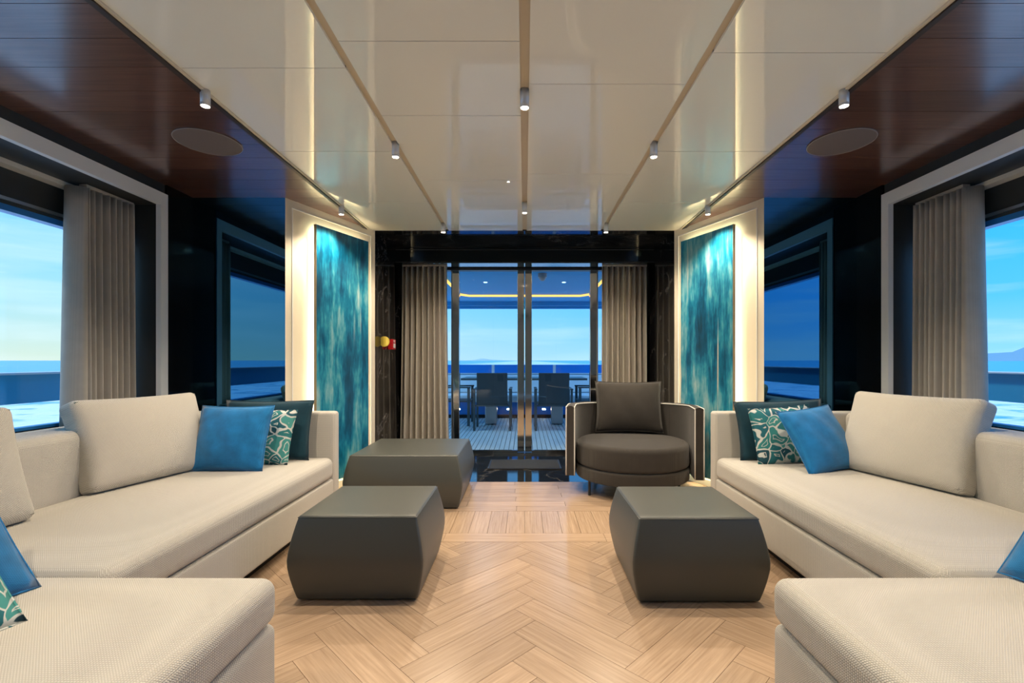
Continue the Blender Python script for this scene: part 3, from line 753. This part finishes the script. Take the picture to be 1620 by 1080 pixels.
# ------------------------------------------------------------------ ottomans
def ottoman(x0, x1, y0, y1, h, label, bul=.038):
    rt = empty('ottoman', ((x0+x1)/2, (y0+y1)/2, 0), 0, label, 'ottoman', 'grey leather ottomans')
    hx, hy, hz = (x1-x0)/2, (y1-y0)/2, h/2
    def fn(v):
        b = bul*max(0, 1-(abs(v.z/hz+.05))**1.45)
        return (v.x*(1+b/hx), v.y*(1+b/hy), v.z+(.004*(1-(v.x/hx)**2)*(1-(v.y/hy)**2) if v.z > hz*.9 else 0))
    me = soft_mesh('upholstery', hx, hy, hz-.003, .012, fn, 12); me.transform(Matrix.Translation((0, 0, hz+.003)))
    link('upholstery', me, 'ottoman_leather', rt, True, True)
    pts = [(-hx, -hy), (hx, -hy), (hx, hy), (-hx, hy)]
    dd = .006; zz = h-.008
    path = []
    for i in range(4):
        a, b_ = pts[i], pts[(i+1) % 4]
        for k in range(8):
            path.append((a[0]*.997+(b_[0]-a[0])*k/8*.997, a[1]*.997+(b_[1]-a[1])*k/8*.997, zz))
    tube('top_seam', path, .0022, 'ottoman_leather', rt, 6, True, True)
    box('glide_base', -hx+.03, hx-.03, -hy+.03, hy-.03, 0, .006, 'black_matte', rt, local=True)
    return rt
ottoman(-1.038, -.495, 2.155, 2.68, .389, 'square grey leather ottoman in front of the left sofa')
ottoman(.520, 1.063, 2.135, 2.67, .388, 'square grey leather ottoman in front of the right sofa')
ottoman(-1.30, -.497, 3.49, 4.25, .397, 'largest grey leather ottoman, by the left painting', .04)

# ------------------------------------------------------------------ armchair
AC = empty('armchair', (.915, 4.03, 0), math.radians(-9), 'round dark grey tub armchair with pale piping', 'armchair')
def arc(r, a0, a1, n): return [(r*math.cos(a0+(a1-a0)*i/n), r*math.sin(a0+(a1-a0)*i/n)) for i in range(n+1)]
def disc(name, r, z0, z1, rr, mt, dome=0, sy=1.0):
    prof = [(0, z0), (r-rr*.6, z0)]
    for i in range(5): prof.append((r-rr*.6+rr*.6*math.sin(PI/2*i/4), z0+rr*.6*(1-math.cos(PI/2*i/4))))
    for i in range(7): prof.append((r-rr+rr*math.cos(PI/2*i/6), z1-rr+rr*math.sin(PI/2*i/6)))
    for i in range(1, 6): prof.append(((r-rr)*(1-i/5), z1+dome*(1-(1-i/5)**2)))
    n = 64; bm = bmesh.new(); rings = []
    for pr, pz in prof:
        rings.append([bm.verts.new((max(pr, 1e-4)*math.cos(2*PI*i/n), sy*max(pr, 1e-4)*math.sin(2*PI*i/n), pz)) for i in range(n)])
    for a, b_ in zip(rings[:-1], rings[1:]):
        for i in range(n): bm.faces.new((a[i], a[(i+1) % n], b_[(i+1) % n], b_[i]))
    bmesh.ops.remove_doubles(bm, verts=bm.verts[:], dist=5e-4)
    return from_bm(name, bm, mt, AC, True, True)
disc('seat_cushion', .470, .232, .425, .045, 'grey_armchair', .015, .98)
disc('base', .470, .125, .229, .02, 'grey_armchair', 0, .98)
# shell: U in plan, open to -Y
def shell_path(r, n=40): 
    pts = [(r, -.24)] + arc(r, 0, PI, n) + [(-r, -.24)]
    return pts
ri, ro = .474, .542
inner = shell_path(ri); outer = shell_path(ro)
bm = bmesh.new(); rows = []
def ztop(y): return .715-.02*max(0, y)/.5
for (ix, iy), (ox, oy) in zip(inner, outer):
    zt = ztop(iy); zb = .155
    ring = []
    m_ = 6
    ring.append(bm.verts.new((ix, iy, zb)))
    for k in range(m_+1):
        t = k/m_; rr = .012
        ring.append(bm.verts.new((ix+(ox-ix)*t, iy+(oy-iy)*t, zt+.012*math.sin(PI*t))))
    ring.append(bm.verts.new((ox, oy, zb)))
    rows.append(ring)
for a, b_ in zip(rows[:-1], rows[1:]):
    L_ = len(a)
    for i in range(L_): bm.faces.new((a[i], a[(i+1) % L_], b_[(i+1) % L_], b_[i]))
bm.faces.new(rows[0]); bm.faces.new(rows[-1][::-1])
o = from_bm('shell', bm, 'grey_armchair', AC, False, True)
for p in o.data.polygons: p.use_smooth = len(p.vertices) == 4
o.data.set_sharp_from_angle(angle=math.radians(50))
for path in (inner, outer):
    pts = [(path[0][0], path[0][1]-.002, z) for z in lin(.157, .70, 5)] + [(x, y, ztop(y)+.002) for x, y in path[0:]] + [(path[-1][0], path[-1][1]-.002, z) for z in lin(.70, .157, 5)]
    tube('piping', pts, .0048, 'piping', AC, 8, False, True)
for a in (215, 325, 45, 135):
    x, y = .43*math.cos(math.radians(a)), .42*math.sin(math.radians(a))
    lg = cyl('leg', (x, y, 0), (x, y, .128), .011, 'dark_metal', AC, local=True)
    bpy.data.objects  # each leg its own mesh
cu = empty('armchair_cushion', (.955, 4.30, .443), 0, 'dark grey square cushion standing on the round armchair', 'cushion')
cu.rotation_euler = (-math.radians(14), 0, math.radians(-6))
link('cover', pillow_mesh('cover', .61, .475, .19), 'grey_armchair', cu, True, True)
w_, h_ = .61, .475
pp = []
for i in range(10): pp.append((-1+i/5, -1))
for i in range(10): pp.append((1, -1+i/5))
for i in range(10): pp.append((1-i/5, 1))
for i in range(10): pp.append((-1, 1-i/5))
tube('piping', [(u*(1-.055*(1-v*v)*abs(u)**1.5)*w_/2, 0, v*(1-.055*(1-u*u)*abs(v)**1.5)*h_/2+h_/2) for u, v in pp], .004, 'grey_armchair', cu, 6, True, True)

# ------------------------------------------------------------------ alarm box and disc on the left jamb
ab_ = empty('fire_alarm_box', (-1.44, 5.0, 1.265), 0, 'red fire alarm call box on the left marble jamb', 'alarm box')
box('housing', -1.439, -1.385, 4.95, 5.06, 1.215, 1.325, 'red_plastic', ab_, .004)
def text(name, body, loc, rot, size, mt, parent):
    c = bpy.data.curves.new(name, 'FONT'); c.body = body; c.size = size; c.extrude = .0008; c.align_x = 'CENTER'; c.align_y = 'CENTER'
    t = bpy.data.objects.new(name, c); COL.objects.link(t); t.location = loc; t.rotation_euler = rot
    bpy.context.view_layer.update()
    me = bpy.data.meshes.new_from_object(t); mw = t.matrix_world.copy(); bpy.data.objects.remove(t); me.transform(mw)
    me.materials.clear()
    return link(name, me, mt, parent)
text('lettering', 'FIRE', (-1.3845, 5.005, 1.300), (PI/2, 0, PI/2), .034, 'white_print', ab_)
boxes('call_button', [(-1.386, -1.382, 4.975, 5.035, 1.232, 1.278)], 'white_print', ab_)
yd = empty('round_sign', (-1.44, 4.72, 1.30), 0, 'small round yellow sign on the left marble jamb', 'sign')
cyl('plate', (-1.405, 4.715, 1.29), (-1.405, 4.722, 1.29), .052, 'yellow_plate', yd, n=32)
box('bracket', -1.439, -1.40, 4.722, 4.726, 1.27, 1.31, 'dark_metal', yd)

# ------------------------------------------------------------------ aft deck
dk = tag(box('floor_deck', -2.6, 2.6, 5.70, 10.6, -.08, -.01, 'teak'), 'weathered teak planking of the aft deck', None, None, 'structure')
# caulk lines between deck planks, narrow recess strips
boxes('deck_caulk', [(-2.6+.06*i-.003, -2.6+.06*i+.003, 5.71, 10.55, -.012, -.0085) for i in range(1, 87)], 'black_matte', dk)['kind'] = 'stuff'
dc = tag(box('ceiling_deck', -2.7, 2.7, 5.76, 9.75, 2.30, 2.42, 'deck_ceiling'), 'blue lit overhang above the aft deck', None, None, 'structure')
boxes('fascia', [(-2.7, 2.7, 9.6, 9.78, 2.22, 2.30), (-2.7, 2.7, 9.72, 9.80, 2.17, 2.24)], 'deck_ceiling', dc)
led = [(-1.16, 5.9, 2.285), (-1.16, 8.45, 2.285), (-1.02, 8.62, 2.285), (1.02, 8.62, 2.285), (1.16, 8.45, 2.285), (1.16, 5.9, 2.285)]
tube('light_cove', led, .022, 'led_amber', dc, 6)
for x, y in ((-1.7, 6.6), (1.7, 6.6), (-.6, 7.2), (.6, 7.2), (-1.7, 8.9), (1.7, 8.9)):
    r = empty('deck_downlight', (x, y, 2.30), 0, 'small round recessed downlight under the deck overhang', 'downlight', 'deck downlights')
    cyl('bezel', (0, 0, -.006), (0, 0, 0), .04, 'steel', r, local=True); cyl('lens', (0, 0, -.008), (0, 0, -.006), .028, 'lamp_cool', r, local=True)
    l = bpy.data.lights.new('spot_light', 'SPOT'); l.energy = 35; l.color = (.55, .85, 1.0); l.spot_size = math.radians(150); l.spot_blend = .5; l.shadow_soft_size = .03
    lo = bpy.data.objects.new('spot_light', l); COL.objects.link(lo); lo.parent = r; lo.location = (0, 0, -.012)
db = empty('dome_camera', (.245, 6.5, 2.30), 0, 'small grey dome camera under the deck overhang', 'camera')
bm = bmesh.new(); bmesh.ops.create_uvsphere(bm, u_segments=20, v_segments=12, radius=.05); 
bmesh.ops.translate(bm, verts=bm.verts[:], vec=(.245, 6.5, 2.245)); from_bm('dome', bm, 'dome', db, True)
cyl('mount', (.245, 6.5, 2.245), (.245, 6.5, 2.30), .062, 'dome', db)
# stern bench and bulwark
be = empty('stern_bench', (0, 9.7, 0), 0, 'long built in pale blue bench along the stern', 'bench')
box('bench_base', -2.3, 2.3, 9.05, 9.9, .06, .30, 'deck_blue', be, .01)
box('kick_strip', -2.3, 2.3, 9.10, 9.9, -.01, .06, 'black_matte', be)
box('seat_pad', -2.3, 2.3, 9.0, 9.6, .30, .44, 'bench_vinyl', be, .03, 3)
box('back_pad', -2.3, 2.3, 9.6, 9.75, .44, .80, 'bench_vinyl', be, .03, 3)
for x in (-.31, .37): box('courtesy_light', x-.03, x+.03, 9.045, 9.05, .155, .175, 'lamp_glow', be)
bw = empty('stern_bulwark', (0, 10.0, 0), 0, 'stern bulwark with blue glass panels and white posts', 'bulwark')
box('wall_base', -2.6, 2.6, 9.92, 10.1, -.08, .80, 'deck_white', bw)
box('cap_rail', -2.6, 2.6, 9.88, 10.14, .80, .835, 'deck_white', bw, .01)
xs = [-2.6, -1.98, -.67, .63, 1.95, 2.6]
for a, b_ in zip(xs[:-1], xs[1:]): box('glass_panel', a+.03, b_-.03, 9.99, 10.02, .835, 1.01, 'blue_glass_panel', bw)
for x in xs: box('post', x-.03, x+.03, 9.985, 10.025, .835, 1.012, 'deck_white', bw)
# dining table
tb = empty('deck_table', (0, 8.3, 0), 0, 'long dark topped table on the aft deck', 'table')
box('table_top', -1.08, 1.06, 7.95, 8.75, .765, .80, 'frame_teal', tb, .006)
for x in (-.58, .56):
    pd = box('pedestal', x-.10, x+.10, 8.10, 8.30, .01, .60, 'steel', tb, .01)
    box('foot_plate', x-.22, x+.22, 8.0, 8.42, -.009, .015, 'dark_metal', pd)
    box('pedestal_head', x-.07, x+.07, 8.13, 8.27, .60, .765, 'dark_metal', pd)
def dchair(x, y, rz, label):
    r = empty('deck_chair', (x, y, -.009), rz, label, 'chair', 'deck chairs at the table')
    # local: sitter faces +Y, the back at -Y
    bm = bmesh.new(); add_box(bm, -.24, .24, -.012, .012, 0, .52, .006)
    bmesh.ops.rotate(bm, verts=bm.verts[:], cent=(0, 0, 0), matrix=Matrix.Rotation(math.radians(9), 3, 'X'))
    bmesh.ops.translate(bm, verts=bm.verts[:], vec=(0, -.22, .40))
    from_bm('backrest', bm, 'sling', r, False, True)
    box('seat', -.25, .25, -.22, .26, .40, .425, 'sling', r, .006, local=True)
    for sx in (-1, 1):
        box('leg', sx*.265, sx*.30, -.26, -.215, 0, .64, 'frame_teal', r, .004, local=True)
        box('leg', sx*.265, sx*.30, .22, .265, 0, .64, 'frame_teal', r, .004, local=True)
        box('armrest', sx*.26, sx*.305, -.27, .275, .64, .665, 'frame_teal', r, .005, local=True)
    for y_ in (-.25, .225): box('stretcher', -.265, .265, y_, y_+.025, .385, .41, 'frame_teal', r, local=True)
dchair(-.51, 7.66, 0, 'dark sling deck chair seen from behind, left of the door stiles')
dchair(.46, 7.66, 0, 'dark sling deck chair seen from behind, right of the door stiles')
dchair(-1.19, 8.25, -PI/2, 'dark deck chair at the table end behind the left door post')
dchair(1.18, 8.25, PI/2, 'dark deck chair at the table end behind the right door post')
# side decks and bulwarks outside the windows
for s, nm in ((-1, 'left'), (1, 'right')):
    sb = empty('side_bulwark', (s*4.2, 2, .7), 0, 'dark blue outer bulwark band beyond the %s window' % nm, 'bulwark', 'side bulwarks')
    box('band', s*4.2, s*4.3, -6, 10, .74, .982, 'bulwark', sb)
    box('cap_rail', s*4.16, s*4.34, -6, 10, .982, 1.0, 'deck_white', sb, .006)
    for y in (-5, -2, 1, 7): box('post', s*4.22, s*4.28, y-.04, y+.04, -.15, .74, 'bulwark', sb)
    tag(box('floor_side_deck', s*2.96, s*4.35, -6, 10, -.25, -.15, 'teak'), 'narrow side deck beyond the %s window' % nm, None, None, 'structure')
tag(box('wall_hull', -2.9, 2.9, -6, 10, -2.9, -.26, 'deck_white'), 'white hull below the decks', None, None, 'structure')
# sea and hills
bm = bmesh.new()
R = 20000
for x0, x1, y0, y1 in ((-R, R, -R, R),):
    v = [bm.verts.new(p) for p in ((x0, y0, -3), (x1, y0, -3), (x1, y1, -3), (x0, y1, -3))]; bm.faces.new(v)
tag(from_bm('sea', bm, 'sea'), 'open blue sea with white wake beside the hull', 'sea', None, 'stuff')
def hills(name, pts, label, depth=900, mt='hill'):
    """ridge line pts (x,y,h) in plan with height, given a rounded body"""
    bm = bmesh.new(); rows = []
    for (x, y, h) in pts:
        d = Vector((x, y)).normalized()
        rows.append([bm.verts.new((x-d.x*depth*(1-t), y-d.y*depth*(1-t), -3+h*math.sin(PI/2*t)**.8)) for t in (0, .25, .5, .75, 1)] +
                    [bm.verts.new((x+d.x*depth, y+d.y*depth, -3))])
    for a, b_ in zip(rows[:-1], rows[1:]):
        for i in range(5): bm.faces.new((a[i], a[i+1], b_[i+1], b_[i]))
    return tag(from_bm(name, bm, mt, None, True), label, 'hill')
pts = []
for i in range(40):
    a = math.radians(30+i*1.6)   # azimuth from +Y towards +X
    h = 150+70*math.sin(i*.55)+40*math.sin(i*1.7+1)
    h *= min(1, i/7)
    pts.append((6000*math.sin(a), 6000*math.cos(a), h+8))
hills('island', pts, 'hills in haze-blue colour on the horizon beyond the right window')
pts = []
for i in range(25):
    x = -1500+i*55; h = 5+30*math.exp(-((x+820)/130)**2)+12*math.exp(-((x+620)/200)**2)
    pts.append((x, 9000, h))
hills('far_island', pts, 'low island in pale haze colour on the horizon seen through the glass doors', 300, 'far_hill_hazed')
